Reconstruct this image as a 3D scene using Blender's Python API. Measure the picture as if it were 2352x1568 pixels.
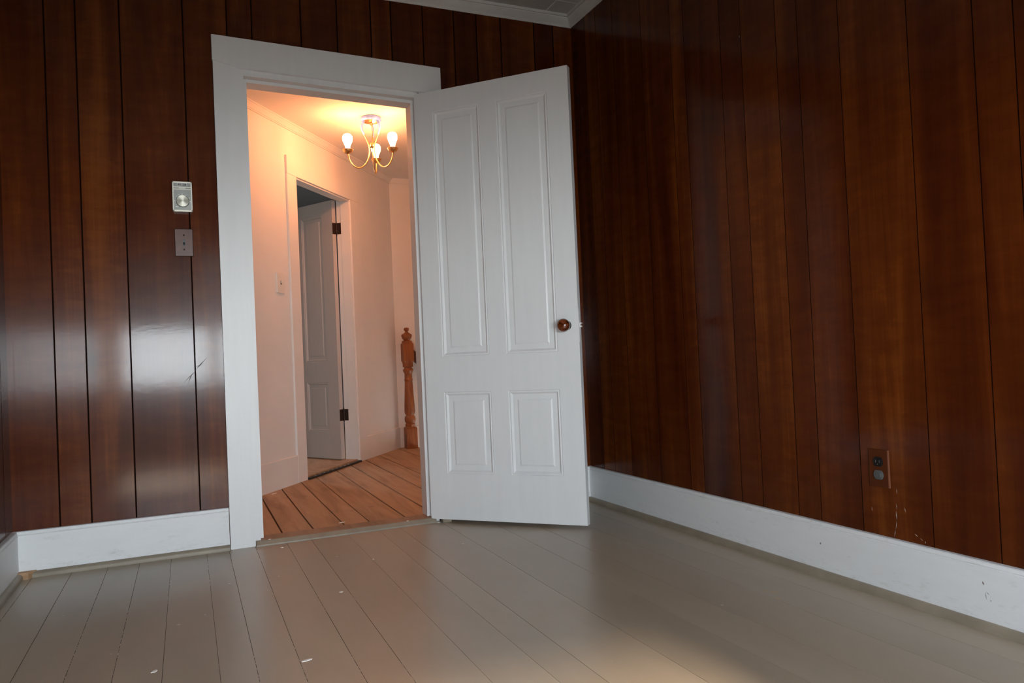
import bpy, bmesh, math, random
from mathutils import Vector, Matrix
random.seed(7)
PI = math.pi
for o in list(bpy.data.objects):
    bpy.data.objects.remove(o, do_unlink=True)
SC = bpy.context.scene
COL = SC.collection

# ------------------------------------------------------------------ camera
cam_d = bpy.data.cameras.new('camera')
cam_d.sensor_width = 36.0
cam_d.lens = 26.228
cam_d.clip_start = 0.02
cam_o = bpy.data.objects.new('camera', cam_d)
COL.objects.link(cam_o)
CX, CY, CZ = -0.2874, -3.4465, 0.7795
yaw, pitch, roll = 0.4125, 0.0174, -0.0442
f0 = Vector((math.sin(yaw), math.cos(yaw), 0)); r0 = Vector((math.cos(yaw), -math.sin(yaw), 0)); u0 = Vector((0, 0, 1))
F = f0*math.cos(pitch)+u0*math.sin(pitch); U = -f0*math.sin(pitch)+u0*math.cos(pitch)
R = r0*math.cos(roll)+U*math.sin(roll); U2 = -r0*math.sin(roll)+U*math.cos(roll)
m = Matrix((R, U2, -F)).transposed().to_4x4()
m.translation = (CX, CY, CZ)
cam_o.matrix_world = m
SC.camera = cam_o

# ------------------------------------------------------------------ sky, daylight, exposure
W = bpy.data.worlds.new('sky'); SC.world = W; W.use_nodes = True
bg = W.node_tree.nodes['Background']
bg.inputs[1].default_value = 38.0
# overcast sky above, pale ground at the horizon, darker ground close below the window
_nt = W.node_tree
_g = _nt.nodes.new('ShaderNodeTexCoord'); _s = _nt.nodes.new('ShaderNodeSeparateXYZ'); _r = _nt.nodes.new('ShaderNodeValToRGB')
_m = _nt.nodes.new('ShaderNodeMapRange'); _m.inputs[1].default_value = -1; _m.inputs[2].default_value = 1
_nt.links.new(_g.outputs['Generated'], _s.inputs[0]); _nt.links.new(_s.outputs[2], _m.inputs[0]); _nt.links.new(_m.outputs[0], _r.inputs[0])
_e = _r.color_ramp.elements; _e[0].position = 0.36; _e[0].color = (0.13, 0.13, 0.125, 1); _e[1].position = 0.46; _e[1].color = (0.86, 0.92, 0.95, 1)
_x = _e.new(0.56); _x.color = (0.86, 0.94, 1.0, 1); _x = _e.new(1.0); _x.color = (0.70, 0.84, 1.0, 1)
_nt.links.new(_r.outputs[0], bg.inputs[0])
SC.view_settings.view_transform = 'Standard'
SC.view_settings.look = 'None'
SC.view_settings.gamma = 1.0
SC.view_settings.use_curve_mapping = False
SC.view_settings.exposure = 0.14
BULB = 122.0
def area(name, loc, rot, sx, sy, portal=True, power=10, color=(1, 1, 1)):
    l = bpy.data.lights.new(name, 'AREA'); l.shape = 'RECTANGLE'; l.size = sx; l.size_y = sy
    l.energy = power; l.color = color
    if portal: l.cycles.is_portal = True
    o = bpy.data.objects.new(name, l); o.location = loc; o.rotation_euler = rot; COL.objects.link(o)
    return o
# room window (rear wall) and the window of the room beyond the hall
WX0, WX1, WZ0, WZ1, WZM = -0.86, 0.80, 0.60, 1.95, 1.16
YR = -4.35
area('window_daylight', ((WX0+WX1)/2, YR-0.14, (WZ0+WZ1)/2), (PI/2, 0, 0), WX1-WX0, WZ1-WZ0)
area('window_daylight', (-0.9, 5.42, 1.35), (-PI/2, 0, 0), 0.6, 0.8)
sun_d = bpy.data.lights.new('low_sun', 'SUN'); sun_d.energy = 7.0; sun_d.angle = math.radians(4.5); sun_d.color = (1.0, 0.80, 0.60)
sun_o = bpy.data.objects.new('low_sun', sun_d); COL.objects.link(sun_o)
SEL, SAZ = math.radians(24.6), math.radians(2.0)
sun_o.rotation_euler = Vector((math.sin(SAZ)*math.cos(SEL), math.cos(SAZ)*math.cos(SEL), -math.sin(SEL))).to_track_quat('-Z', 'Y').to_euler()

# ------------------------------------------------------------------ measured layout
XL, XR = -0.925, 1.6405
XCL, XCR, XCI, ZCI, ZCT = -0.1421, 0.894, -0.0381, 2.072, 2.204
XJ, ZJ, ZS, XSR, XJR, YB = -0.0149, 2.047, 2.0325, 0.752, 0.757, 0.1177
TILT = -0.029
def ht(x): return TILT*(x-0.38)
ZB, ZCR, ZCEIL = 0.1786, 2.493, 2.545
HF = 0.01                      # hall floor level
HC = 2.368                     # hall ceiling level
CXh, CYh, TH = 1.397, 2.947, 0.919
DS = Matrix(((-math.cos(TH), math.sin(TH), 0, CXh), (-math.sin(TH), -math.cos(TH), 0, CYh), (0, 0, 1, 0), (0, 0, 0, 1)))   # slanted hall wall: (s along wall, o towards hall, z)
SR, SL, SCR, SCL, ZHO, ZHCT, ZHB = 0.817, 1.618, 0.676, 1.7355, 2.026, 2.148, 0.1917

# ------------------------------------------------------------------ materials
def mat(name):
    m = bpy.data.materials.new(name); m.use_nodes = True
    nt = m.node_tree; b = nt.nodes['Principled BSDF']
    return m, nt, b
def N(nt, t, **k):
    n = nt.nodes.new(t)
    for a, v in k.items(): setattr(n, a, v)
    return n
def ramp(nt, stops):
    n = nt.nodes.new('ShaderNodeValToRGB'); e = n.color_ramp.elements
    while len(e) > 1: e.remove(e[-1])
    e[0].position = stops[0][0]; e[0].color = tuple(stops[0][1])+(1,)
    for p, c in stops[1:]:
        x = e.new(p); x.color = tuple(c)+(1,)
    return n
def mapping(nt, scale, coord='Object', attr=None, amul=(7.3, 3.1, 11.7)):
    tc = N(nt, 'ShaderNodeTexCoord'); mp = N(nt, 'ShaderNodeMapping'); mp.inputs['Scale'].default_value = scale
    nt.links.new(tc.outputs[coord], mp.inputs['Vector'])
    if attr:
        at = N(nt, 'ShaderNodeAttribute', attribute_name=attr)
        mu = N(nt, 'ShaderNodeVectorMath', operation='SCALE'); mu.inputs[0].default_value = amul
        nt.links.new(at.outputs['Fac'], mu.inputs['Scale'])
        nt.links.new(mu.outputs[0], mp.inputs['Location'])
    return mp
def noise(nt, mp, scale, detail=4, rough=0.55, dist=0.0):
    n = N(nt, 'ShaderNodeTexNoise'); n.inputs['Scale'].default_value = scale; n.inputs['Detail'].default_value = detail
    n.inputs['Roughness'].default_value = rough; n.inputs['Distortion'].default_value = dist
    if mp: nt.links.new(mp.outputs[0], n.inputs['Vector'])
    return n
def mixc(nt, fac, a, b, blend='MIX'):
    n = N(nt, 'ShaderNodeMix', data_type='RGBA', blend_type=blend)
    for s, v in ((n.inputs[0], fac), (n.inputs[6], a), (n.inputs[7], b)):
        if hasattr(v, 'is_output') or hasattr(v, 'links'): nt.links.new(v, s)
        elif isinstance(v, (int, float)): s.default_value = v
        else: s.default_value = tuple(v)+(1,)
    return n.outputs[2]
def bump(nt, b, h, strength=0.1, dist=0.002):
    n = N(nt, 'ShaderNodeBump'); n.inputs['Strength'].default_value = strength; n.inputs['Distance'].default_value = dist
    nt.links.new(h, n.inputs['Height']); nt.links.new(n.outputs[0], b.inputs['Normal'])
def vmath(nt, op, a, b=None):
    n = N(nt, 'ShaderNodeMath', operation=op)
    for i, v in enumerate((a, b)):
        if v is None: continue
        if isinstance(v, (int, float)): n.inputs[i].default_value = v
        else: nt.links.new(v, n.inputs[i])
    return n.outputs[0]

def plain(name, col, rough=0.5, metal=0.0, var=0.0, vs=8, spec=0.5):
    m, nt, b = mat(name)
    b.inputs['Base Color'].default_value = tuple(col)+(1,); b.inputs['Roughness'].default_value = rough; b.inputs['Metallic'].default_value = metal
    b.inputs['Specular IOR Level'].default_value = spec
    if var:
        mp = mapping(nt, (1, 1, 1)); n = noise(nt, mp, vs, 5)
        r = ramp(nt, [(0.3, [c*(1-var) for c in col]), (0.7, [min(1, c*(1+var)) for c in col])])
        nt.links.new(n.outputs[0], r.inputs[0]); nt.links.new(r.outputs[0], b.inputs['Base Color'])
    return m

def white_paint(name, col=(0.78, 0.79, 0.79), dirt=0.0, grain=(6, 6, 0.6), rough=0.42):
    m, nt, b = mat(name)
    mp = mapping(nt, grain); n = noise(nt, mp, 5, 5)
    r = ramp(nt, [(0.3, [c*0.975 for c in col]), (0.7, [c*1.01 for c in col])])
    nt.links.new(n.outputs[0], r.inputs[0]); out = r.outputs[0]
    if dirt:
        mp2 = mapping(nt, (3, 3, 9)); n2 = noise(nt, mp2, 3.2, 7, 0.7)
        r2 = ramp(nt, [(0.60, (0, 0, 0)), (0.78, (1, 1, 1))]); nt.links.new(n2.outputs[0], r2.inputs[0])
        fac = vmath(nt, 'MULTIPLY', r2.outputs[0], dirt)
        out = mixc(nt, fac, out, (0.40, 0.37, 0.32))
        # scuffs and rubbed paint close to the lower and the upper edge of the board
        tc = N(nt, 'ShaderNodeTexCoord'); sp = N(nt, 'ShaderNodeSeparateXYZ'); nt.links.new(tc.outputs['Object'], sp.inputs[0])
        mp3 = mapping(nt, (6, 6, 30)); n3 = noise(nt, mp3, 4, 8, 0.75)
        lo = N(nt, 'ShaderNodeMapRange'); lo.inputs[1].default_value = 0.075; lo.inputs[2].default_value = 0.02; nt.links.new(sp.outputs[2], lo.inputs[0])
        hi = N(nt, 'ShaderNodeMapRange'); hi.inputs[1].default_value = 0.155; hi.inputs[2].default_value = 0.178; nt.links.new(sp.outputs[2], hi.inputs[0])
        e = vmath(nt, 'MAXIMUM', lo.outputs[0], hi.outputs[0])
        r3 = ramp(nt, [(0.52, (0, 0, 0)), (0.70, (1, 1, 1))]); nt.links.new(n3.outputs[0], r3.inputs[0])
        fac3 = vmath(nt, 'MULTIPLY', vmath(nt, 'MULTIPLY', r3.outputs[0], e), 0.55)
        out = mixc(nt, fac3, out, (0.42, 0.37, 0.31))
    nt.links.new(out, b.inputs['Base Color'])
    b.inputs['Roughness'].default_value = rough
    mpb = mapping(nt, (30, 30, 3)); nb = noise(nt, mpb, 6, 3); bump(nt, b, nb.outputs[0], 0.08, 0.001)
    return m

def panelling(name, horiz='x'):
    m, nt, b = mat(name)
    sc = (1, 1, 0.07)
    mp = mapping(nt, sc, attr='board', amul=(9.1, 9.1, 5.3))
    big = noise(nt, mp, 9, 4, 0.55, 0.6)
    mp2 = mapping(nt, (1, 1, 0.018), attr='board', amul=(3.3, 3.3, 1.7))
    fine = noise(nt, mp2, 110, 3, 0.6)
    mp3 = mapping(nt, (1, 1, 3.2), attr='board', amul=(2.7, 2.7, 8.1))
    curl = noise(nt, mp3, 7, 4, 0.6, 0.3)
    a = vmath(nt, 'ADD', vmath(nt, 'MULTIPLY', big.outputs[0], 0.66), vmath(nt, 'MULTIPLY', fine.outputs[0], 0.12))
    a = vmath(nt, 'ADD', a, vmath(nt, 'MULTIPLY', curl.outputs[0], 0.22))
    at = N(nt, 'ShaderNodeAttribute', attribute_name='board')
    a = vmath(nt, 'ADD', a, vmath(nt, 'MULTIPLY', vmath(nt, 'SUBTRACT', at.outputs['Fac'], 0.5), 0.14))
    r = ramp(nt, [(0.33, (0.042, 0.0070, 0.0018)), (0.46, (0.070, 0.0135, 0.0026)), (0.57, (0.100, 0.0215, 0.0036)), (0.70, (0.165, 0.043, 0.0066))])
    nt.links.new(a, r.inputs[0])
    # knots
    mpk = mapping(nt, (1, 1, 0.42), attr='board', amul=(0.31, 0.31, 4.1))
    vo = N(nt, 'ShaderNodeTexVoronoi', feature='F1'); vo.inputs['Scale'].default_value = 3.1; nt.links.new(mpk.outputs[0], vo.inputs['Vector'])
    wob = noise(nt, mp3, 12, 3)
    kd = vmath(nt, 'ADD', vo.outputs['Distance'], vmath(nt, 'MULTIPLY', wob.outputs[0], 0.05))
    rk = ramp(nt, [(0.055, (1, 1, 1)), (0.15, (0, 0, 0))]); nt.links.new(kd, rk.inputs[0])
    col = mixc(nt, vmath(nt, 'MULTIPLY', rk.outputs[0], 0.6), r.outputs[0], (0.030, 0.008, 0.003))
    nt.links.new(col, b.inputs['Base Color'])
    rr = N(nt, 'ShaderNodeMapRange'); rr.inputs[3].default_value = 0.06; rr.inputs[4].default_value = 0.13
    mpr = mapping(nt, (1, 1, 1)); nr = noise(nt, mpr, 6, 6, 0.65); nt.links.new(nr.outputs[0], rr.inputs[0]); nt.links.new(rr.outputs[0], b.inputs['Coat Roughness'])
    b.inputs['Roughness'].default_value = 0.26; b.inputs['Specular IOR Level'].default_value = 0.10; b.inputs['Coat Weight'].default_value = 0.30
    mb = mapping(nt, (1, 1, 0.10)); n1 = noise(nt, mb, 30, 5, 0.6); bump(nt, b, n1.outputs[0], 0.05, 0.001)
    mc = mapping(nt, (1, 1, 2.0)); n5 = noise(nt, mc, 22, 6, 0.62, 0.5)
    bc = N(nt, 'ShaderNodeBump'); bc.inputs['Strength'].default_value = 0.10; bc.inputs['Distance'].default_value = 0.001
    nt.links.new(n5.outputs[0], bc.inputs['Height']); nt.links.new(bc.outputs[0], b.inputs['Coat Normal'])
    return m

def spots(nt, pts):
    """a factor that is 1 inside small blotches at given floor points (x, y, radius)"""
    tc = N(nt, 'ShaderNodeTexCoord')
    mp = mapping(nt, (1, 1, 1)); n = noise(nt, mp, 60, 2)
    wob = vmath(nt, 'MULTIPLY', n.outputs[0], 0.012)
    out = None
    for x, y, z, r in pts:
        d = N(nt, 'ShaderNodeVectorMath', operation='DISTANCE'); nt.links.new(tc.outputs['Object'], d.inputs[0]); d.inputs[1].default_value = (x, y, z)
        s = vmath(nt, 'LESS_THAN', vmath(nt, 'ADD', d.outputs['Value'], wob), r+0.006)
        out = s if out is None else vmath(nt, 'MAXIMUM', out, s)
    return out

def floor_paint():
    m, nt, b = mat('painted_floor')
    mp = mapping(nt, (1, 0.35, 1), attr='board', amul=(3, 5, 1)); n = noise(nt, mp, 3.0, 7, 0.62)
    r = ramp(nt, [(0.30, (0.360, 0.292, 0.214)), (0.55, (0.412, 0.338, 0.251)), (0.75, (0.436, 0.360, 0.271))])
    nt.links.new(n.outputs[0], r.inputs[0])
    # faint streaks
    mp4 = mapping(nt, (12, 1.0, 1)); n4 = noise(nt, mp4, 9, 6, 0.7)
    c = mixc(nt, vmath(nt, 'MULTIPLY', n4.outputs[0], 0.25), r.outputs[0], (0.29, 0.23, 0.17))
    # white paint flecks and brown nicks
    mp2 = mapping(nt, (1, 1, 1)); v = N(nt, 'ShaderNodeTexVoronoi', feature='F1'); v.inputs['Scale'].default_value = 12; nt.links.new(mp2.outputs[0], v.inputs['Vector'])
    wn = N(nt, 'ShaderNodeSeparateColor'); nt.links.new(v.outputs['Color'], wn.inputs[0])
    small = vmath(nt, 'LESS_THAN', v.outputs['Distance'], vmath(nt, 'MULTIPLY', vmath(nt, 'POWER', wn.outputs[0], 4.0), 0.070))
    c = mixc(nt, vmath(nt, 'MULTIPLY', small, 0.8), c, (0.66, 0.63, 0.57))
    v2 = N(nt, 'ShaderNodeTexVoronoi', feature='F1'); v2.inputs['Scale'].default_value = 5.3
    mp5 = mapping(nt, (1, 0.45, 1)); nt.links.new(mp5.outputs[0], v2.inputs['Vector'])
    wn2 = N(nt, 'ShaderNodeSeparateColor'); nt.links.new(v2.outputs['Color'], wn2.inputs[0])
    nick = vmath(nt, 'LESS_THAN', v2.outputs['Distance'], vmath(nt, 'MULTIPLY', vmath(nt, 'POWER', wn2.outputs[0], 6.0), 0.026))
    c = mixc(nt, vmath(nt, 'MULTIPLY', nick, 0.7), c, (0.20, 0.11, 0.06))
    sp = spots(nt, [(1.378, -1.604, 0, 0.013), (1.344, -1.655, 0, 0.010), (1.362, -1.585, 0, 0.008)])
    c = mixc(nt, vmath(nt, 'MULTIPLY', sp, 0.75), c, (0.46, 0.31, 0.14))
    # a few rubbed patches
    mp6 = mapping(nt, (1.5, 1, 1)); n6 = noise(nt, mp6, 2.1, 8, 0.75); r6 = ramp(nt, [(0.52, (0, 0, 0)), (0.80, (1, 1, 1))]); nt.links.new(n6.outputs[0], r6.inputs[0])
    c = mixc(nt, vmath(nt, 'MULTIPLY', r6.outputs[0], 0.18), c, (0.50, 0.46, 0.40))
    nt.links.new(c, b.inputs['Base Color'])
    rr = N(nt, 'ShaderNodeMapRange'); rr.inputs[3].default_value = 0.29; rr.inputs[4].default_value = 0.33
    mp7 = mapping(nt, (1, 0.5, 1)); n7 = noise(nt, mp7, 4, 2); nt.links.new(n7.outputs[0], rr.inputs[0]); nt.links.new(rr.outputs[0], b.inputs['Roughness'])
    b.inputs['Specular IOR Level'].default_value = 0.5
    mb = mapping(nt, (1, 0.3, 1)); nb = noise(nt, mb, 14, 2, 0.5); bump(nt, b, nb.outputs[0], 0.05, 0.002)
    return m

def old_planks(name, c0, c1, c2):
    m, nt, b = mat(name)
    mp = mapping(nt, (1, 0.10, 1), attr='board', amul=(5.1, 9.7, 1)); n = noise(nt, mp, 14, 6, 0.62, 0.8)
    r = ramp(nt, [(0.30, c0), (0.5, c1), (0.72, c2)]); nt.links.new(n.outputs[0], r.inputs[0])
    mp2 = mapping(nt, (1, 0.6, 1)); n2 = noise(nt, mp2, 5, 8, 0.7); r2 = ramp(nt, [(0.60, (0, 0, 0)), (0.74, (1, 1, 1))]); nt.links.new(n2.outputs[0], r2.inputs[0])
    c = mixc(nt, vmath(nt, 'MULTIPLY', r2.outputs[0], 0.55), r.outputs[0], [x*0.42 for x in c0])
    mp3 = mapping(nt, (1, 0.7, 1)); v = N(nt, 'ShaderNodeTexVoronoi'); v.inputs['Scale'].default_value = 3.3; nt.links.new(mp3.outputs[0], v.inputs['Vector'])
    rk = ramp(nt, [(0.03, (1, 1, 1)), (0.085, (0, 0, 0))]); nt.links.new(v.outputs['Distance'], rk.inputs[0])
    c = mixc(nt, vmath(nt, 'MULTIPLY', rk.outputs[0], 0.6), c, [x*0.30 for x in c0])
    nt.links.new(c, b.inputs['Base Color']); b.inputs['Roughness'].default_value = 0.55
    bump(nt, b, n.outputs[0], 0.15, 0.002)
    return m

M = {}
M['panel'] = panelling('dark_wood_panelling')
M['groove'] = plain('panel_groove', (0.012, 0.005, 0.003), 0.9, spec=0.0)
M['trim'] = white_paint('white_trim_paint')
M['base'] = white_paint('white_baseboard_paint', (0.76, 0.775, 0.78), dirt=0.45, grain=(1.5, 1.5, 6))
M['crack'] = plain('paint_crack', (0.22, 0.19, 0.16), 0.8)
M['door'] = white_paint('white_door_paint', (0.77, 0.785, 0.79), rough=0.40)
M['ceil'] = plain('white_ceiling_tile', (0.60, 0.60, 0.58), 0.85, var=0.04, vs=20)
M['crown'] = plain('white_crown_paint', (0.74, 0.745, 0.73), 0.5, var=0.03)
M['plaster'] = plain('white_hall_plaster', (0.80, 0.78, 0.75), 0.62, var=0.03, vs=3)
M['hallceil'] = plain('white_hall_ceiling', (0.80, 0.78, 0.74), 0.75, var=0.03, vs=2)
M['floor'] = floor_paint()
m, nt, b = mat('floor_gap')
mp = mapping(nt, (1, 1, 1)); n = noise(nt, mp, 55, 3, 0.7); n2 = noise(nt, mp, 2.2, 2)
fac = vmath(nt, 'MULTIPLY', vmath(nt, 'GREATER_THAN', n.outputs[0], 0.54), vmath(nt, 'GREATER_THAN', n2.outputs[0], 0.50))
nt.links.new(mixc(nt, fac, (0.050, 0.040, 0.030), (0.70, 0.66, 0.60)), b.inputs['Base Color']); b.inputs['Roughness'].default_value = 0.9; b.inputs['Specular IOR Level'].default_value = 0.0
M['floorgap'] = m
M['hallfloor'] = old_planks('bare_pine_boards', (0.29, 0.165, 0.082), (0.43, 0.255, 0.135), (0.52, 0.33, 0.19))
M['hallgap'] = plain('hall_floor_gap', (0.02, 0.012, 0.008), 0.9)
M['thr_top'] = old_planks('worn_threshold_wood', (0.22, 0.13, 0.08), (0.30, 0.19, 0.12), (0.38, 0.25, 0.17))
M['thr_face'] = plain('threshold_floor_paint', (0.27, 0.232, 0.178), 0.45, var=0.12, vs=20)
M['shoe'] = plain('shoe_floor_paint', (0.265, 0.220, 0.162), 0.45, var=0.15, vs=10)
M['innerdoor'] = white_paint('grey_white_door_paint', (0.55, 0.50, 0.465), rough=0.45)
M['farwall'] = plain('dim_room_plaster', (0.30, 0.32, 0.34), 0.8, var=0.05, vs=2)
M['hinge'] = plain('dark_iron_hinge', (0.035, 0.018, 0.012), 0.5, metal=0.3)
M['brass'] = plain('polished_brass', (0.78, 0.50, 0.22), 0.28, metal=1.0)
M['sleeve'] = plain('lavender_blue', (0.20, 0.36, 1.0), 0.2, var=0.15, vs=60)  # strong blue for the canopy and the tubes around the upper arms
M['oak'] = None
m, nt, b = mat('stained_newel_wood')
mp = mapping(nt, (1, 1, 0.12)); n = noise(nt, mp, 60, 4, 0.6); r = ramp(nt, [(0.3, (0.20, 0.055, 0.012)), (0.7, (0.34, 0.115, 0.028))])
nt.links.new(n.outputs[0], r.inputs[0]); nt.links.new(r.outputs[0], b.inputs['Base Color']); b.inputs['Roughness'].default_value = 0.4
M['oak'] = m
M['steel'] = plain('satin_aluminium', (0.30, 0.31, 0.29), 0.35, metal=0.7)
M['steel_edge'] = plain('bright_champagne_bezel', (0.80, 0.78, 0.68), 0.3, metal=0.5)
M['ink'] = plain('dark_print', (0.04, 0.04, 0.04), 0.5)
M['print'] = plain('white_print', (0.85, 0.85, 0.82), 0.5)
M['plate_wood'] = plain('woodgrain_switch_plate', (0.105, 0.042, 0.028), 0.35, var=0.2, vs=40)
M['plate_edge'] = plain('dark_plate_rim', (0.03, 0.009, 0.006), 0.6, spec=0.2)
M['brown_plate'] = plain('brown_outlet_plate', (0.075, 0.018, 0.0042), 0.45, var=0.12, vs=30, spec=0.2)
M['brown_rim'] = plain('pale_outlet_plate_edge', (0.17, 0.062, 0.033), 0.4)
M['black'] = plain('black_plastic', (0.010, 0.009, 0.009), 0.3, spec=0.25)
M['greyp'] = plain('grey_plastic', (0.10, 0.10, 0.095), 0.25)
M['clear'] = plain('grey_socket_cover', (0.085, 0.088, 0.088), 0.15)
M['ivory'] = plain('ivory_switch_plastic', (0.80, 0.77, 0.71), 0.35)
M['chrome'] = plain('bright_nickel', (0.80, 0.80, 0.78), 0.35, metal=0.35)
M['strip'] = plain('black_metal_strip', (0.012, 0.014, 0.015), 0.45)
M['chip'] = plain('white_paint_chip', (0.86, 0.84, 0.80), 0.7)
M['scratch'] = plain('pale_scratch', (0.34, 0.25, 0.20), 0.6)
M['scuff'] = plain('dark_scuff', (0.035, 0.020, 0.014), 0.5)
M['shade'] = None
m, nt, b = mat('translucent_window_shade')
tr = N(nt, 'ShaderNodeBsdfTranslucent'); tr.inputs[0].default_value = (0.37, 0.365, 0.345, 1)
df = N(nt, 'ShaderNodeBsdfDiffuse'); df.inputs[0].default_value = (0.6, 0.58, 0.52, 1)
mx = N(nt, 'ShaderNodeMixShader'); mx.inputs[0].default_value = 0.35
nt.links.new(tr.outputs[0], mx.inputs[2]); nt.links.new(df.outputs[0], mx.inputs[1]); nt.links.new(mx.outputs[0], nt.nodes['Material Output'].inputs[0])
M['shade'] = m
m, nt, b = mat('amber_brown_porcelain')
mp = mapping(nt, (1, 1, 1)); n = noise(nt, mp, 45, 3, 0.6, 1.0); r = ramp(nt, [(0.38, (0.030, 0.006, 0.002)), (0.62, (0.20, 0.040, 0.006))])
nt.links.new(n.outputs[0], r.inputs[0]); nt.links.new(r.outputs[0], b.inputs['Base Color']); b.inputs['Roughness'].default_value = 0.08
b.inputs['Coat Weight'].default_value = 1.0; b.inputs['Coat Roughness'].default_value = 0.03
M['knob'] = m
m, nt, b = mat('glowing_bulb_glass')
b.inputs['Base Color'].default_value = (1, 0.9, 0.7, 1)
b.inputs['Emission Color'].default_value = (1.0, 0.355, 0.135, 1); b.inputs['Emission Strength'].default_value = BULB
M['bulb'] = m

# ------------------------------------------------------------------ helpers
def tag(o, label=None, cat=None, group=None, kind=None):
    if label: o['label'] = label
    if cat: o['category'] = cat
    if group: o['group'] = group
    if kind: o['kind'] = kind
    return o
def obj(name, bm, mats, parent=None, smooth=False, matrix=None):
    me = bpy.data.meshes.new(name)
    bmesh.ops.recalc_face_normals(bm, faces=bm.faces[:]) if not getattr(bm, 'keep', False) else None
    bm.to_mesh(me); bm.free()
    for mm in (mats if isinstance(mats, (list, tuple)) else [mats]): me.materials.append(mm)
    if smooth:
        for p in me.polygons: p.use_smooth = True
        try: me.set_sharp_from_angle(angle=math.radians(38))
        except Exception: pass
    o = bpy.data.objects.new(name, me); COL.objects.link(o)
    if parent: o.parent = parent
    if matrix is not None: o.matrix_local = matrix
    return o
def struct(name, bm, mats, **k):
    return tag(obj(name, bm, mats, **k), kind='structure')
def empty(name, loc=(0, 0, 0), rotz=0, matrix=None):
    o = bpy.data.objects.new(name, None); o.empty_display_size = 0.05; COL.objects.link(o)
    o.location = loc; o.rotation_euler = (0, 0, rotz)
    if matrix is not None: o.matrix_world = matrix
    return o
def box(bm, x0, x1, y0, y1, z0, z1, mi=0, bev=0.0, board=None, lay=None):
    vs = [bm.verts.new(p) for p in ((x0, y0, z0), (x1, y0, z0), (x1, y1, z0), (x0, y1, z0), (x0, y0, z1), (x1, y0, z1), (x1, y1, z1), (x0, y1, z1))]
    fs = [bm.faces.new([vs[i] for i in q]) for q in ((0, 3, 2, 1), (4, 5, 6, 7), (0, 1, 5, 4), (1, 2, 6, 5), (2, 3, 7, 6), (3, 0, 4, 7))]
    for f in fs:
        f.material_index = mi
        if lay is not None: f[lay] = board
    if bev:
        es = list({e for f in fs for e in f.edges})
        bmesh.ops.bevel(bm, geom=es, offset=bev, segments=2, affect='EDGES', profile=0.6)
    return fs
def boxes(*bs, bev=0.0):
    bm = bmesh.new()
    for b_ in bs: box(bm, *b_, bev=bev)
    return bm
def prism(bm, pts, axis, a0, a1, mi=0, miter0=None, miter1=None):
    """extrude a closed 2-D outline (list of (p, q)) along an axis; axis 'x': (p,q)->(y,z); 'y': (x,z); 'z': (x,y).
    miter gives how far each end slides with the first coordinate p"""
    n = len(pts); A = []; B = []
    for p, q in pts:
        s0 = a0+(miter0*p if miter0 else 0); s1 = a1+(miter1*p if miter1 else 0)
        if axis == 'x': A.append(bm.verts.new((s0, p, q))); B.append(bm.verts.new((s1, p, q)))
        elif axis == 'y': A.append(bm.verts.new((p, s0, q))); B.append(bm.verts.new((p, s1, q)))
        else: A.append(bm.verts.new((p, q, s0))); B.append(bm.verts.new((p, q, s1)))
    fs = [bm.faces.new(A), bm.faces.new(list(reversed(B)))]
    for i in range(n):
        j = (i+1) % n
        fs.append(bm.faces.new((A[i], A[j], B[j], B[i])))
    for f in fs: f.material_index = mi
    return fs
def lathe(bm, prof, seg=32, cx=0, cy=0, mi=0, mat4=None):
    rings = []
    for r, z in prof:
        ring = []
        if r < 1e-5:
            ring = [bm.verts.new((cx, cy, z))]
        else:
            for i in range(seg):
                a = 2*PI*i/seg; ring.append(bm.verts.new((cx+r*math.cos(a), cy+r*math.sin(a), z)))
        rings.append(ring)
    nf = []
    for A, B in zip(rings, rings[1:]):
        if len(A) == 1 and len(B) == 1: continue
        for i in range(seg):
            j = (i+1) % seg
            if len(A) == 1: nf.append(bm.faces.new((A[0], B[i], B[j])))
            elif len(B) == 1: nf.append(bm.faces.new((A[i], A[j], B[0])))
            else: nf.append(bm.faces.new((A[i], A[j], B[j], B[i])))
    if len(rings[0]) > 1: nf.append(bm.faces.new(rings[0]))
    if len(rings[-1]) > 1: nf.append(bm.faces.new(rings[-1]))
    for f in nf: f.material_index = mi
    if mat4 is not None:
        bmesh.ops.transform(bm, matrix=mat4, verts=[v for r_ in rings for v in r_])
    return nf
def catmull(P, n=8):
    out = []
    Q = [P[0]]+list(P)+[P[-1]]
    for i in range(1, len(Q)-2):
        p0, p1, p2, p3 = [Vector(q) for q in Q[i-1:i+3]]
        for k in range(n):
            t = k/n
            out.append(0.5*((2*p1)+(-p0+p2)*t+(2*p0-5*p1+4*p2-p3)*t*t+(-p0+3*p1-3*p2+p3)*t**3))
    out.append(Vector(P[-1])); return out
def tube(bm, P, r, seg=12, cap=True):
    P = [Vector(p) for p in P]; rings = []
    up = Vector((0, 0, 1)); prev = None
    for i, p in enumerate(P):
        t = (P[min(i+1, len(P)-1)]-P[max(i-1, 0)]).normalized()
        if prev is None:
            a = t.cross(up)
            if a.length < 1e-4: a = t.cross(Vector((1, 0, 0)))
            a.normalize()
        else:
            a = prev-t*prev.dot(t); a.normalize()
        prev = a; b_ = t.cross(a); rr = r(i/(len(P)-1)) if callable(r) else r
        rings.append([bm.verts.new(p+a*rr*math.cos(2*PI*k/seg)+b_*rr*math.sin(2*PI*k/seg)) for k in range(seg)])
    for A, B in zip(rings, rings[1:]):
        for k in range(seg):
            j = (k+1) % seg; bm.faces.new((A[k], A[j], B[j], B[k]))
    if cap: bm.faces.new(rings[0]); bm.faces.new(rings[-1])

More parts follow.
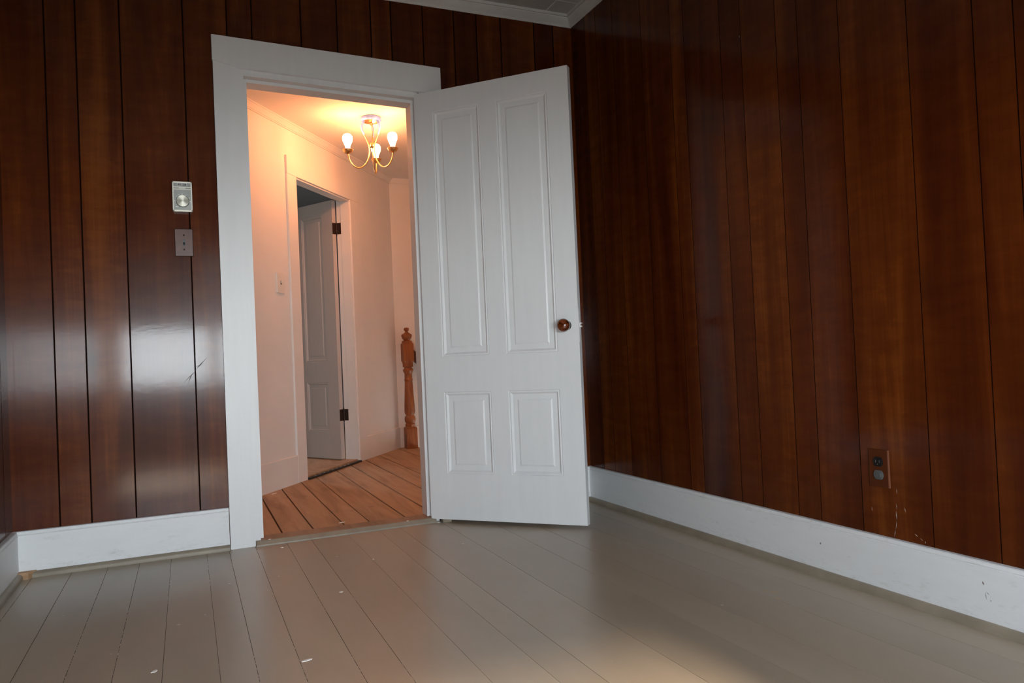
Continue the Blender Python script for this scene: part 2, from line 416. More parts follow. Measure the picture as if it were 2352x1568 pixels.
# ------------------------------------------------------------------ the room shell
BACK_G = [-0.765, -0.655, -0.495, -0.253, -0.076, 0.028, 0.241, 0.405, 0.564, 0.662, 0.820, 0.98, 1.10, 1.232, 1.42, 1.53]
RIGHT_G = [-0.143, -0.248, -0.405, -0.640, -0.855, -0.945, -1.168, -1.283, -1.458, -1.557, -1.726, -1.966, -2.158, -2.262, -2.44, -2.56, -2.75, -2.9, -3.12, -3.28, -3.45, -3.68, -3.8, -4.0, -4.2]
LEFT_G = [-0.12, -0.28, -0.44, -0.66, -0.80, -1.0, -1.17, -1.30, -1.52, -1.66, -1.9, -2.05, -2.2, -2.45, -2.6, -2.8, -3.0, -3.15, -3.4, -3.55, -3.8, -3.95, -4.2]
GW = 0.0030
def slats(axis, cuts, lo, hi, face, back, z0f, z1, seed, GW=GW):
    """vertical boards between grooves; z0f(a,b) gives the foot of a board"""
    rnd = random.Random(seed); bm = bmesh.new(); lay = bm.faces.layers.float.new('board')
    cs = [lo]+sorted(cuts)+[hi]
    for a, b_ in zip(cs, cs[1:]):
        v = rnd.random()
        for (aa, bb, z0) in z0f(a, b_):
            ga = GW if aa == a and a != lo else 0; gb = GW if bb == b_ and b_ != hi else 0
            y0, y1 = min(face, back), max(face, back)
            if axis == 'x': fs = box(bm, aa+ga, bb-gb, y0, y1, z0, z1, 0, board=v, lay=lay); keep = 2
            else: fs = box(bm, y0, y1, aa+ga, bb-gb, z0, z1, 0, board=v, lay=lay); keep = 5 if face < back else 3
            for q, f in enumerate(fs):
                if q != keep: f.material_index = 1
    return bm, lay
OX0, OX1, OZ = -0.05, 0.80, 2.12      # rough opening hidden behind the casing
def back_split(a, b_):
    out = []
    if a < OX0: out.append((a, min(b_, OX0), 0.02))
    if b_ > OX1: out.append((max(a, OX1), b_, 0.02))
    lo, hi = max(a, OX0), min(b_, OX1)
    if hi > lo: out.append((lo, hi, OZ))
    return out
bm, lay = slats('x', BACK_G, XL, XR, 0.0, 0.005, back_split, ZCEIL+0.02, 11)
for x0, x1, z0 in ((XL-0.1, OX0, -0.02), (OX1, XR+0.1, -0.02), (OX0, OX1, OZ)):
    box(bm, x0, x1, 0.005, 0.02, z0, ZCEIL+0.05, 1)
struct('wall_back', bm, [M['panel'], M['groove']])
bm, lay = slats('y', RIGHT_G, YR, 0.0, XR, XR+0.005, lambda a, b_: [(a, b_, 0.02)], ZCEIL+0.02, 23, 0.0014)
box(bm, XR+0.005, XR+0.10, YR-0.1, 0.005, -0.02, ZCEIL+0.05, 1)
struct('wall_right', bm, [M['panel'], M['groove']])
bm, lay = slats('y', LEFT_G, YR, 0.0, XL, XL-0.005, lambda a, b_: [(a, b_, 0.02)], ZCEIL+0.02, 31)
box(bm, XL-0.10, XL-0.005, YR-0.1, 0.005, -0.02, ZCEIL+0.05, 1)
struct('wall_left', bm, [M['panel'], M['groove']])
# rear wall with its window opening
bm = bmesh.new(); lay = bm.faces.layers.float.new('board')
for k, (x0, x1, z0, z1) in enumerate(((XL-0.1, WX0, -0.02, ZCEIL+0.05), (WX1, XR+0.1, -0.02, ZCEIL+0.05), (WX0, WX1, -0.02, WZ0), (WX0, WX1, WZ1, ZCEIL+0.05))):
    box(bm, x0, x1, YR-0.12, YR, z0, z1, 0, board=0.2*k, lay=lay)
struct('wall_rear', bm, M['panel'])
bm = boxes((WX0-0.11, WX0, YR, YR+0.02, WZ0-0.02, WZ1+0.12), (WX1, WX1+0.11, YR, YR+0.02, WZ0-0.02, WZ1+0.12), (WX0, WX1, YR, YR+0.02, WZ1, WZ1+0.12),
           (WX0-0.13, WX1+0.13, YR, YR+0.06, WZ0-0.045, WZ0-0.02), (WX0-0.11, WX1+0.11, YR, YR+0.018, WZ0-0.14, WZ0-0.045))
w = struct('window_1', bm, M['trim'])
xm = (WX0+WX1)/2
bm = boxes((WX0, WX0+0.04, YR-0.10, YR-0.05, WZ0, WZ1), (WX1-0.04, WX1, YR-0.10, YR-0.05, WZ0, WZ1), (xm-0.045, xm+0.045, YR-0.11, YR-0.03, WZ0, WZ1),
           (WX0, WX1, YR-0.10, YR-0.05, WZ0, WZ0+0.04), (WX0, WX1, YR-0.10, YR-0.05, WZ1-0.04, WZ1))
obj('window_frame', bm, M['trim'], parent=w)
bm = boxes((WX0+0.01, xm-0.05, YR-0.035, YR-0.033, WZM, WZ1), (xm+0.05, WX1-0.01, YR-0.035, YR-0.033, WZM, WZ1))
obj('window_shade', bm, M['shade'], parent=w)

# ceiling: tiles with shallow joints, bevels coloured paler as if catching light
TXS = [1.475, 0.865, 0.255, -0.355]; TYS = [-0.165, -0.775, -1.385, -1.995, -2.605, -3.215, -3.825]
bm = bmesh.new()
xs = [XL]+sorted(TXS)+[XR]; ys = [YR]+sorted(TYS)+[0.0]
for a, b_ in zip(xs, xs[1:]):
    for c, d in zip(ys, ys[1:]):
        v = [bm.verts.new(p) for p in ((a+0.0035, c+0.0035, ZCEIL), (b_-0.0035, c+0.0035, ZCEIL), (b_-0.0035, d-0.0035, ZCEIL), (a+0.0035, d-0.0035, ZCEIL),
                                       (a, c, ZCEIL+0.004), (b_, c, ZCEIL+0.004), (b_, d, ZCEIL+0.004), (a, d, ZCEIL+0.004))]
        bm.faces.new(v[:4])
        for i in range(4):
            f = bm.faces.new((v[i], v[(i+1) % 4], v[4+(i+1) % 4], v[4+i])); f.material_index = 1
box(bm, XL-0.1, XR+0.1, YR-0.12, 0.02, ZCEIL+0.0045, ZCEIL+0.06)
struct('ceiling', bm, [M['ceil'], M['crown']])

# crown mouldings (cove with a square fillet) ; profile as (distance from wall, z)
def crown_prof(zb, d, zt):
    return [(0, zb), (0.004, zb), (0.012, zb+0.010), (0.026, zb+0.022), (d-0.003, zb+0.035), (d-0.003, zb+0.038), (d+0.004, zb+0.038), (d+0.004, zt), (0, zt)]
cp = crown_prof(ZCR, 0.042, ZCEIL+0.001)
bm = bmesh.new(); prism(bm, [(-p, z) for p, z in cp], 'x', XL, XR, miter0=-1, miter1=1); struct('trim_1', bm, M['crown'])
bm = bmesh.new(); prism(bm, [(XR-p, z) for p, z in cp], 'y', YR, 0); struct('trim_2', bm, M['crown'])
bm = bmesh.new(); prism(bm, [(XL+p, z) for p, z in cp], 'y', YR, 0); struct('trim_3', bm, M['crown'])

# floor boards
FX = [-0.86, -0.726, -0.60, -0.487, -0.370, -0.235, -0.147, -0.040, 0.089, 0.194, 0.356, 0.497, 0.596, 0.797, 0.995, 1.144, 1.33, 1.49]
def floorboards(bm, cuts, lo, hi, y0, y1, z, thick, gap, seed, mi_top=0, clip=None):
    lay = bm.faces.layers.float.get('board') or bm.faces.layers.float.new('board')
    rnd = random.Random(seed); cs = [lo]+sorted(cuts)+[hi]
    for a, b_ in zip(cs, cs[1:]):
        v = rnd.random(); g = gap*(0.6+0.8*rnd.random())
        box(bm, a+g/2, b_-g/2, y0, y1, z-thick, z, mi_top, board=v, lay=lay)
bm = bmesh.new()
floorboards(bm, FX, XL, XR, YR, -0.0, 0.0, 0.02, 0.0014, 5)
box(bm, XL-0.1, XR+0.1, YR-0.1, 0.02, -0.06, -0.0012, 1)
struct('floor', bm, [M['floor'], M['floorgap']])

# baseboards and shoe mouldings
BT = 0.02
def base_prof(zt):
    return [(0, 0), (BT, 0), (BT, zt-0.016), (BT-0.003, zt-0.014), (BT-0.0005, zt-0.011), (BT-0.003, zt-0.002), (BT-0.006, zt), (0, zt)]
SHOE = [(BT, 0), (BT+0.018, 0), (BT+0.018, 0.010), (BT+0.016, 0.016), (BT+0.011, 0.021), (BT+0.004, 0.023), (BT, 0.023)]
def baseboard(name, axis, a0, a1, wall, sgn, m0=None, m1=None, shoe=True):
    bm = bmesh.new(); prism(bm, [(wall+sgn*p, z) for p, z in base_prof(ZB)], axis, a0, a1)
    o = struct(name, bm, M['base'])
    if shoe:
        bm = bmesh.new(); prism(bm, [(wall+sgn*p, z) for p, z in SHOE], axis, a0, a1)
        obj('shoe_moulding', bm, M['shoe'], parent=o, smooth=True)
    return o
baseboard('baseboard_back_left', 'x', XL, XCL, 0, -1)
baseboard('baseboard_back_right', 'x', XCR, XR, 0, -1)
baseboard('baseboard_right', 'y', YR, -BT, XR, -1)
baseboard('baseboard_left', 'y', YR, -BT, XL, 1)

# ------------------------------------------------------------------ main doorway: casing, jamb, stop (the head runs a little out of level)
def quad_prism(bm, pts, y0, y1, mi=0, bev=0.0):
    A = [bm.verts.new((x, y0, z)) for x, z in pts]; B = [bm.verts.new((x, y1, z)) for x, z in pts]
    fs = [bm.faces.new(A), bm.faces.new(list(reversed(B)))]
    for i in range(len(pts)):
        j = (i+1) % len(pts); fs.append(bm.faces.new((A[i], B[i], B[j], A[j])))
    for f in fs: f.material_index = mi
    if bev: bmesh.ops.bevel(bm, geom=list({e for f in fs for e in f.edges}), offset=bev, segments=2, affect='EDGES')
XCI2 = 0.779
bm = bmesh.new()
quad_prism(bm, [(XCL+0.003, 0), (XCI, 0), (XCI, ZCI+ht(XCI)), (XCL+0.003, ZCI+0.02+ht(XCL))], -0.021, 0, bev=0.0015)
quad_prism(bm, [(XCI2, 0.030), (XCR-0.003, 0.030), (XCR-0.003, ZCI+ht(XCR)), (XCI2, ZCI+ht(XCI2))], -0.021, 0, bev=0.0015)
quad_prism(bm, [(XCL, ZCI+0.02+ht(XCL)), (XCI-0.001, ZCI+0.001+ht(XCI)), (XCI2+0.001, ZCI+0.0005+ht(XCI2)), (XCR, ZCI+0.0005+ht(XCR)), (XCR, ZCT+ht(XCR)), (XCL, ZCT+ht(XCL))], -0.0225, 0, bev=0.0015)
t4 = struct('trim_4', bm, M['trim'])
obj('shoe_block', boxes((0.800, 0.842, -0.058, -0.030, 0, 0.017), bev=0.001), M['shoe'], parent=t4)
bm = bmesh.new()      # jamb lining + stops
z_ = lambda x, z: z+ht(x)
quad_prism(bm, [(OX0, 0), (XJ, 0), (XJ, OZ), (OX0, OZ)], -0.002, YB, bev=0.0008)
quad_prism(bm, [(XJR+0.009, 0), (OX1, 0), (OX1, OZ), (XJR+0.009, OZ)], -0.002, YB, bev=0.0008)
quad_prism(bm, [(XJ, z_(XJ, ZJ)), (XJR+0.009, z_(XJR, ZJ)), (XJR+0.009, OZ), (XJ, OZ)], -0.002, YB)
quad_prism(bm, [(XJ, 0.02), (0, 0.02), (0, z_(0, ZS)), (XJ, z_(XJ, ZS))], 0.036, YB, bev=0.001)
quad_prism(bm, [(XSR, 0.02), (XJR+0.009, 0.02), (XJR+0.009, z_(XJR, ZS)), (XSR, z_(XSR, ZS))], 0.036, YB, bev=0.001)
quad_prism(bm, [(XJ, z_(XJ, ZS)), (XJR+0.009, z_(XJR, ZS)), (XJR+0.009, z_(XJR, ZJ)), (XJ, z_(XJ, ZJ))], 0.036, YB, bev=0.001)
struct('trim_5', bm, M['trim'])
# threshold
bm = bmesh.new()
lay = bm.faces.layers.float.new('board')
fs = prism(bm, [(-0.036, 0), (-0.034, 0.006), (-0.016, 0.019), (-0.008, 0.0205), (0.085, 0.0205), (0.122, 0.011), (0.122, 0)], 'x', XCI+0.002, XCI2-0.002)
for f in bm.faces:
    c = f.calc_center_median(); f.material_index = 1 if c.y < -0.003 else 0
struct('trim_6', bm, [M['thr_top'], M['thr_face']])

# ------------------------------------------------------------------ the hall shell
bm = boxes((XL-0.5, OX0, 0.02, YB, -0.02, HC+0.3), (OX1, 2.9, 0.02, YB, -0.02, HC+0.3), (OX0, OX1, 0.02, YB, OZ, HC+0.3))
struct('wall_hall_front', bm, M['plaster'])
HX = [0.09, 0.228, 0.372, 0.491, 0.665, 0.81, 0.965, 1.122, 1.37, 1.55]
bm = bmesh.new(); bm.faces.layers.float.new('board')
floorboards(bm, [x for x in HX if x < 1.5]+[-0.12, -0.3, -0.5, -0.7], -1.0, 1.55, 0.095, 3.0, HF, 0.02, 0.008, 9)
floorboards(bm, [1.75, 1.95, 2.2, 2.4], 1.55, 2.72, 0.095, 1.95, HF, 0.02, 0.006, 19)
box(bm, -1.0, 1.55, 0.03, 3.0, -0.20, -0.006, 1); box(bm, 1.55, 2.72, 0.03, 1.95, -0.20, -0.006, 1)
struct('floor_hall', bm, [M['hallfloor'], M['hallgap']])
# slanted wall with the inner doorway
bm = bmesh.new()
for s0, s1, z0, z1 in ((-0.15, SR, -0.02, HC+0.2), (SL, 3.62, -0.02, HC+0.2), (SR, SL, ZHO+0.012, HC+0.2)):
    box(bm, s0, s1, -0.104, 0, z0, z1)
struct('wall_hall_slanted', bm, M['plaster'], matrix=DS)
bm = boxes((CXh-0.12, 2.82, CYh, CYh+0.1, -1.3, HC+0.2)); struct('wall_hall_far', bm, M['plaster'])
bm = boxes((2.72, 2.82, 0.03, CYh, -1.3, HC+0.2)); struct('wall_hall_right', bm, M['plaster'])
bm = boxes((-1.5, 2.9, 0.03, 3.1, HC, HC+0.08)); struct('ceiling_hall', bm, M['hallceil'])
# hall crown and baseboards
def hcrown():
    b0 = HC-0.042
    return [(0, b0), (0.008, b0), (0.008, b0+0.006), (0.014, b0+0.008), (0.016, b0+0.012), (0.024, b0+0.022), (0.034, b0+0.034), (0.040, b0+0.036), (0.040, HC+0.001), (0, HC+0.001)]
bm = bmesh.new(); prism(bm, hcrown(), 'x', 0.0, 3.56, miter0=math.tan(PI/4-TH/2)); struct('trim_7', bm, M['plaster'], matrix=DS, smooth=False)
bm = bmesh.new(); prism(bm, [(CYh-p, z) for p, z in hcrown()], 'x', CXh-0.01, 2.72); struct('trim_8', bm, M['plaster'])
hb = [(0, HF), (0.013, HF), (0.013, ZHB-0.006), (0.009, ZHB), (0, ZHB)]
bm = bmesh.new(); prism(bm, hb, 'x', 0, SCR); prism(bm, hb, 'x', SCL, 3.5); struct('baseboard_hall_slanted', bm, M['plaster'], matrix=DS)
bm = bmesh.new(); prism(bm, [(CYh-p, z) for p, z in hb], 'x', CXh, 2.72); struct('baseboard_hall_far', bm, M['plaster'])
# casing, jamb and stop of the inner doorway
CT = 0.015
bm = boxes((SCR, SR, 0, CT, HF, ZHO), (SL, SCL, 0, CT, HF, ZHO), (SCR, SCL, 0, CT+0.001, ZHO, ZHCT), bev=0.003)
struct('trim_9', bm, M['plaster'], matrix=DS)
bm = boxes((SR-0.010, SR+0.001, -0.106, -0.068, HF, ZHO+0.012), (SR-0.010, SR+0.009, -0.068, 0.003, HF, ZHO+0.012),
           (SL-0.001, SL+0.010, -0.106, -0.068, HF, ZHO+0.012), (SL-0.009, SL+0.010, -0.068, 0.003, HF, ZHO+0.012),
           (SR+0.001, SL-0.001, -0.106, -0.068, ZHO+0.004, ZHO+0.012), (SR+0.009, SL-0.009, -0.068, 0.003, ZHO-0.010, ZHO+0.012), bev=0.0012)
struct('trim_10', bm, M['plaster'], matrix=DS)
bm = bmesh.new(); bm.faces.layers.float.new('board')
box(bm, SR+0.001, SL-0.001, -0.115, -0.004, HF-0.01, HF+0.022)
struct('trim_11', bm, M['hallfloor'], matrix=DS)
bm = boxes((SR+0.002, SL+0.002, -0.003, 0.028, HF, HF+0.013), bev=0.003)
t11 = obj('metal_strip', bm, M['strip'], matrix=DS)
tag(t11, 'black metal edging strip along the foot of the inner hall doorway', 'edging strip')
for k in range(9):
    s = SR+0.20+k*0.062
    bm = bmesh.new(); box(bm, s, s+0.020, 0.012, 0.020, HF+0.012, HF+0.0136)
    o = obj('worn_spot', bm, M['chrome'], parent=t11); o['label'] = 'bare silver worn spot'

# dim room beyond the inner door
bm = bmesh.new(); bm.faces.layers.float.new('board')
T = Matrix(DS)
# floor polygon behind the slanted wall
pts = [DS @ Vector((s, o_, 0)) for s, o_ in ((-0.4, -0.104), (3.6, -0.104))]
poly = [(pts[0].x, pts[0].y), (pts[0].x, 5.3), (-2.6, 5.3), (-2.6, pts[1].y-0.2), (pts[1].x, pts[1].y-0.2)]
A = [bm.verts.new((x, y, HF+0.016)) for x, y in poly]; B = [bm.verts.new((x, y, -0.1)) for x, y in poly]
bm.faces.new(A); bm.faces.new(list(reversed(B)))
for i in range(len(poly)):
    j = (i+1) % len(poly); bm.faces.new((A[i], B[i], B[j], A[j]))
struct('floor_far_room', bm, M['hallfloor'])
bm = bmesh.new()
A = [bm.verts.new((x, y, 2.5)) for x, y in poly]; B = [bm.verts.new((x, y, 2.6)) for x, y in poly]
bm.faces.new(A); bm.faces.new(list(reversed(B)))
for i in range(len(poly)):
    j = (i+1) % len(poly); bm.faces.new((A[i], B[i], B[j], A[j]))
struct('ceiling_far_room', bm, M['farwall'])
bm = boxes((pts[0].x, pts[0].x+0.1, CYh+0.1, 5.4, 0, 2.6), (-2.7, -1.2, 5.3, 5.4, 0, 2.6), (-0.6, pts[0].x+0.1, 5.3, 5.4, 0, 2.6), (-1.2, -0.6, 5.3, 5.4, 0, 0.95), (-1.2, -0.6, 5.3, 5.4, 1.75, 2.6), (-2.7, -2.6, YB, 5.4, 0, 2.6),
           (-2.7, pts[1].x, YB-0.1, YB+0.02, 0, 2.6))
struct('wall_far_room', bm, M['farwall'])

# ------------------------------------------------------------------ panelled door leaves
def door_leaf(bm, W_, H_, Tk, px, zs):
    """front face at y=0 (towards -y), thickness towards +y; px = panel column spans, zs = panel row spans"""
    xs = sorted([0, W_]+[v for p in px for v in p]); zz = sorted([0, H_]+[v for p in zs for v in p])
    def is_panel(x, z):
        return any(a < x < b_ for a, b_ in px) and any(a < z < b_ for a, b_ in zs)
    for side in (0, 1):
        y = 0 if side == 0 else Tk; sg = 1 if side == 0 else -1
        for a, b_ in zip(xs, xs[1:]):
            for c, d in zip(zz, zz[1:]):
                if not is_panel((a+b_)/2, (c+d)/2):
                    bm.faces.new([bm.verts.new(p) for p in ((a, y, c), (b_, y, c), (b_, y, d), (a, y, d))])
                else:
                    # nested rings: (inset, depth) : sticking bead, sunk field, bevel, raised centre
                    rings = [(0, 0), (0.003, 0.0035), (0.009, 0.002), (0.016, 0.0085), (0.018, 0.010), (0.040, 0.010), (0.046, 0.0075), (0.047, 0.0065)]
                    prev = None
                    for ins, dp in rings:
                        cur = [bm.verts.new(p) for p in ((a+ins, y+sg*dp, c+ins), (b_-ins, y+sg*dp, c+ins), (b_-ins, y+sg*dp, d-ins), (a+ins, y+sg*dp, d-ins))]
                        if prev:
                            for i in range(4):
                                j = (i+1) % 4; bm.faces.new((prev[i], prev[j], cur[j], cur[i]))
                        prev = cur
                    bm.faces.new(prev)
    for a, b_ in ((0, 0), (W_, W_)):
        bm.faces.new([bm.verts.new(p) for p in ((a, 0, 0), (a, Tk, 0), (a, Tk, H_), (a, 0, H_))])
    for c in (0, H_):
        bm.faces.new([bm.verts.new(p) for p in ((0, 0, c), (W_, 0, c), (W_, Tk, c), (0, Tk, c))])
    bmesh.ops.remove_doubles(bm, verts=bm.verts[:], dist=1e-5)
DW, DH, DT = 0.772, 2.03, 0.036
ANG = -0.797
ZD0 = 0.0167
PX = [(0.096, 0.338), (0.4235, 0.671)]; PZ = [(0.231-ZD0, 0.616-ZD0), (0.783-ZD0, 1.950-ZD0)]
dm = Matrix.Translation((XJR, -0.012, ZD0)) @ Matrix.Rotation(ANG, 4, 'Z')
d1 = empty('door_1', matrix=dm); tag(d1, kind='structure')
bm = bmesh.new(); door_leaf(bm, DW, DH, DT, PX, PZ)
leaf = obj('door_leaf', bm, M['door'], parent=d1)
def oval(bm, rx, rz, y0, y1, cx, cz, n=28, mi=0, dome=0.0):
    A = [bm.verts.new((cx+rx*math.cos(2*PI*i/n), y0, cz+rz*math.sin(2*PI*i/n))) for i in range(n)]
    B = [bm.verts.new((cx+rx*0.9*math.cos(2*PI*i/n), y1, cz+rz*0.94*math.sin(2*PI*i/n))) for i in range(n)]
    fs = [bm.faces.new(B)]
    for i in range(n): fs.append(bm.faces.new((A[i], A[(i+1) % n], B[(i+1) % n], B[i])))
    for f in fs: f.material_index = mi
KX, KZ = 0.716, 0.897-ZD0
bm = bmesh.new(); oval(bm, 0.0225, 0.0225, 0.0, -0.006, KX, KZ); oval(bm, 0.0225, 0.0225, DT, DT+0.006, KX, KZ)
obj('rosette', bm, M['black'], parent=d1, smooth=True)
prof = [(0.0, -0.004), (0.010, -0.004), (0.010, 0.014), (0.013, 0.020), (0.022, 0.026), (0.0285, 0.036), (0.0300, 0.046), (0.0275, 0.056), (0.020, 0.064), (0.010, 0.068), (0, 0.069)]
for sg in (1, -1):
    bm = bmesh.new()
    mt = Matrix.Translation((KX, 0 if sg == 1 else DT, KZ)) @ Matrix.Rotation(PI/2*sg, 4, 'X')
    lathe(bm, prof, 36, mat4=mt)
    obj('knob', bm, M['knob'], parent=d1, smooth=True)
bm = boxes((DW-0.0005, DW+0.0012, 0.006, DT-0.006, KZ-0.075, KZ+0.075), bev=0.0003)
o = obj('latch_plate', bm, M['trim'], parent=d1)
bm = bmesh.new()
box(bm, DW, DW+0.0095, 0.012, 0.026, KZ+0.004, KZ+0.010); box(bm, DW, DW+0.005, 0.012, 0.026, KZ-0.003, KZ+0.004); box(bm, DW, DW+0.0095, 0.012, 0.026, KZ-0.010, KZ-0.003)
obj('latch_bolt', bm, M['chrome'], parent=d1)
for zc in (0.25, 1.80):
    bm = bmesh.new(); lathe(bm, [(0.006, zc-0.05), (0.006, zc+0.05)], 12, cx=-0.003, cy=DT+0.004)
    box(bm, -0.001, 0.028, DT, DT+0.0015, zc-0.045, zc+0.045)
    obj('hinge', bm, M['hinge'], parent=d1, smooth=True)

# inner door, standing open into the room beyond
LD = Vector((-0.511, 0.860, 0)).normalized()
hp = Vector((0.7794, 2.348, 0.0))
ia = math.atan2(-LD.y, -LD.x)       # leaf x axis points from the free edge to the hinge
IW, IH, IZ = 0.765, 1.995, 0.036
org = hp+LD*IW
im = Matrix.Translation((org.x, org.y, IZ)) @ Matrix.Rotation(ia, 4, 'Z')
d2 = empty('door_2', matrix=im); tag(d2, kind='structure')
ipx = [(IW-0.650, IW-0.430), (IW-0.370, IW-0.119)]
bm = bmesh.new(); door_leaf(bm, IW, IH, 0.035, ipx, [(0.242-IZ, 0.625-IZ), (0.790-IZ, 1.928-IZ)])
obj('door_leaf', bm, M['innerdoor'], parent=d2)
# hinges between leaf edge and jamb: leaf plates, knuckle barrel with pin tips
imi = im.inverted()
pin = imi @ Vector((0.822, 2.388, 0)); jm = imi @ (DS @ Vector((SR+0.0015, -0.070, 0))); jm2 = imi @ (DS @ Vector((SR+0.0015, -0.108, 0)))
for zc in (1.812, 0.372):
    zl = zc-IZ
    bm = bmesh.new()
    lathe(bm, [(0.002, zl-0.058), (0.005, zl-0.056), (0.005, zl-0.046), (0.0068, zl-0.045), (0.0068, zl+0.045), (0.005, zl+0.046), (0.005, zl+0.056), (0.002, zl+0.058)], 14, cx=IW+0.004, cy=0.040)
    box(bm, IW-0.0005, IW+0.0012, 0.000, 0.034, zl-0.044, zl+0.044)
    # plate on the jamb
    P0 = Vector((jm.x, jm.y)); P1 = Vector((jm2.x, jm2.y)); dd = (P1-P0); nn = Vector((-dd.y, dd.x)).normalized()*0.0012
    q = [P0, P1, P1+nn, P0+nn]
    A = [bm.verts.new((p.x, p.y, zl-0.044)) for p in q]; B = [bm.verts.new((p.x, p.y, zl+0.044)) for p in q]
    bm.faces.new(A); bm.faces.new(B)
    for i in range(4): bm.faces.new((A[i], A[(i+1) % 4], B[(i+1) % 4], B[i]))
    obj('hinge', bm, M['hinge'], parent=d2, smooth=True)

# ------------------------------------------------------------------ things on the walls
# thermostat
t = empty('thermostat', (-0.2785, 0, 1.443)); tag(t, 'silver metal wall thermostat with round dial, above the brown switch beside the door', 'thermostat')
TW, TH_, TD = 0.0385, 0.127, 0.030
bm = boxes((-TW+0.002, TW-0.002, -TD+0.008, 0.0, 0.001, TH_-0.001), bev=0.002); obj('case', bm, M['greyp'], parent=t)
bm = bmesh.new()
box(bm, -TW, -TW+0.006, -TD, -TD+0.012, 0, TH_, bev=0.001); box(bm, TW-0.006, TW, -TD, -TD+0.012, 0, TH_, bev=0.001)
box(bm, -TW, TW, -TD, -TD+0.012, 0, 0.007, bev=0.001); box(bm, -TW, TW, -TD, -TD+0.012, TH_-0.006, TH_, bev=0.001)
box(bm, -TW+0.004, TW-0.004, -TD-0.0004, -TD+0.01, 0.0925, 0.0955); box(bm, -TW+0.004, TW-0.004, -TD-0.0004, -TD+0.01, 0.1015, 0.1045)
obj('bezel', bm, M['steel_edge'], parent=t)
bm = boxes((-TW+0.005, TW-0.005, -TD+0.0022, -TD+0.006, 0.005, 0.094), (-TW+0.005, TW-0.005, -TD+0.0015, -TD+0.006, 0.095, 0.102), (-TW+0.005, TW-0.005, -TD+0.0022, -TD+0.006, 0.104, TH_-0.005))
fp = obj('face_plate', bm, M['steel'], parent=t)
bm = bmesh.new()
for a in ((-0.019, 0.019, 0.1185, 0.1200), (-0.019, 0.019, 0.1085, 0.1100), (-0.019, -0.0175, 0.1085, 0.12), (0.0175, 0.019, 0.1085, 0.12), (-0.014, 0.014, 0.1137, 0.1148), (-0.0008, 0.0008, 0.1085, 0.12)):
    box(bm, a[0], a[1], -TD+0.0010, -TD+0.0026, a[2], a[3])
obj('temperature_scale', bm, M['print'], parent=fp)
bm = bmesh.new(); box(bm, -0.0172, 0.0172, -TD+0.0018, -TD+0.0024, 0.1102, 0.1183)
obj('scale_window', bm, M['ink'], parent=fp)
def mark(name, *b_):
    bm = bmesh.new(); box(bm, *b_); return obj(name, bm, M['print'], parent=fp)
for k in range(7): mark('letter', -0.0130+k*0.0037, -0.0130+k*0.0037+0.0029, -TD+0.0008, -TD+0.0017, 0.0970, 0.1000)
for a in (180, 140, 118, 92, 60, 28, -2):
    x = 0.0295*math.cos(math.radians(a)); z = 0.044+0.0295*math.sin(math.radians(a))
    x = max(-0.0315, min(0.0315, x)); mark('scale_mark', x-0.0022, x+0.0022, -TD+0.0012, -TD+0.0024, z-0.0012, z+0.0012)
mark('scale_mark', -0.027, -0.021, -TD+0.0012, -TD+0.0024, 0.018, 0.0205); mark('scale_mark', -0.0195, -0.0165, -TD+0.0012, -TD+0.0024, 0.018, 0.0205)
mt = Matrix.Translation((0.0005, -TD+0.004, 0.044)) @ Matrix.Rotation(PI/2, 4, 'X')
bm = bmesh.new(); lathe(bm, [(0, 0), (0.0262, 0), (0.0262, 0.004), (0.0255, 0.0045), (0, 0.0045)], 40, mat4=mt); obj('dial_ring', bm, M['ink'], parent=t, smooth=True)
# brushed dial: anisotropic turned metal
m, nt, b = mat('turned_metal_dial'); b.inputs['Base Color'].default_value = (0.70, 0.69, 0.60, 1); b.inputs['Metallic'].default_value = 1.0; b.inputs['Roughness'].default_value = 0.52
b.inputs['Anisotropic'].default_value = 0.85; b.inputs['Anisotropic Rotation'].default_value = 0.25
tn = N(nt, 'ShaderNodeTangent', direction_type='RADIAL', axis='Z'); nt.links.new(tn.outputs[0], b.inputs['Tangent'])
bm = bmesh.new(); lathe(bm, [(0.0243, 0.004), (0.0243, 0.009), (0.0235, 0.0105), (0.004, 0.0105), (0, 0.0105)], 48)
obj('dial', bm, m, parent=t, smooth=True, matrix=mt)

# brown toggle switch below it
t = empty('light_switch', (-0.2785, 0, 1.256)); tag(t, 'brown woodgrain toggle switch plate on the panelling left of the door', 'light switch')
bm = boxes((-0.0365, 0.0365, -0.0045, 0, 0, 0.118), bev=0.0015); pr = obj('plate_rim', bm, M['plate_edge'], parent=t)
bm = boxes((-0.0342, 0.0342, -0.0058, -0.001, 0.0022, 0.1158), bev=0.0006); pl = obj('plate', bm, M['plate_wood'], parent=t)
bm = boxes((-0.0048, 0.0048, -0.0064, -0.004, 0.046, 0.072), bev=0.0004); obj('toggle_slot', bm, M['greyp'], parent=pl)
bm = bmesh.new(); quad = [(-0.0035, -0.006, 0.050), (0.0035, -0.006, 0.050), (0.0035, -0.006, 0.060), (-0.0035, -0.006, 0.060)]
A = [bm.verts.new(p) for p in quad]; B = [bm.verts.new((p[0]*0.8, p[1]-0.010, p[2]-0.003 if p[2] < 0.055 else p[2]-0.006)) for p in quad]
bm.faces.new(A); bm.faces.new(B)
for i in range(4): bm.faces.new((A[i], A[(i+1) % 4], B[(i+1) % 4], B[i]))
obj('toggle', bm, M['black'], parent=t)
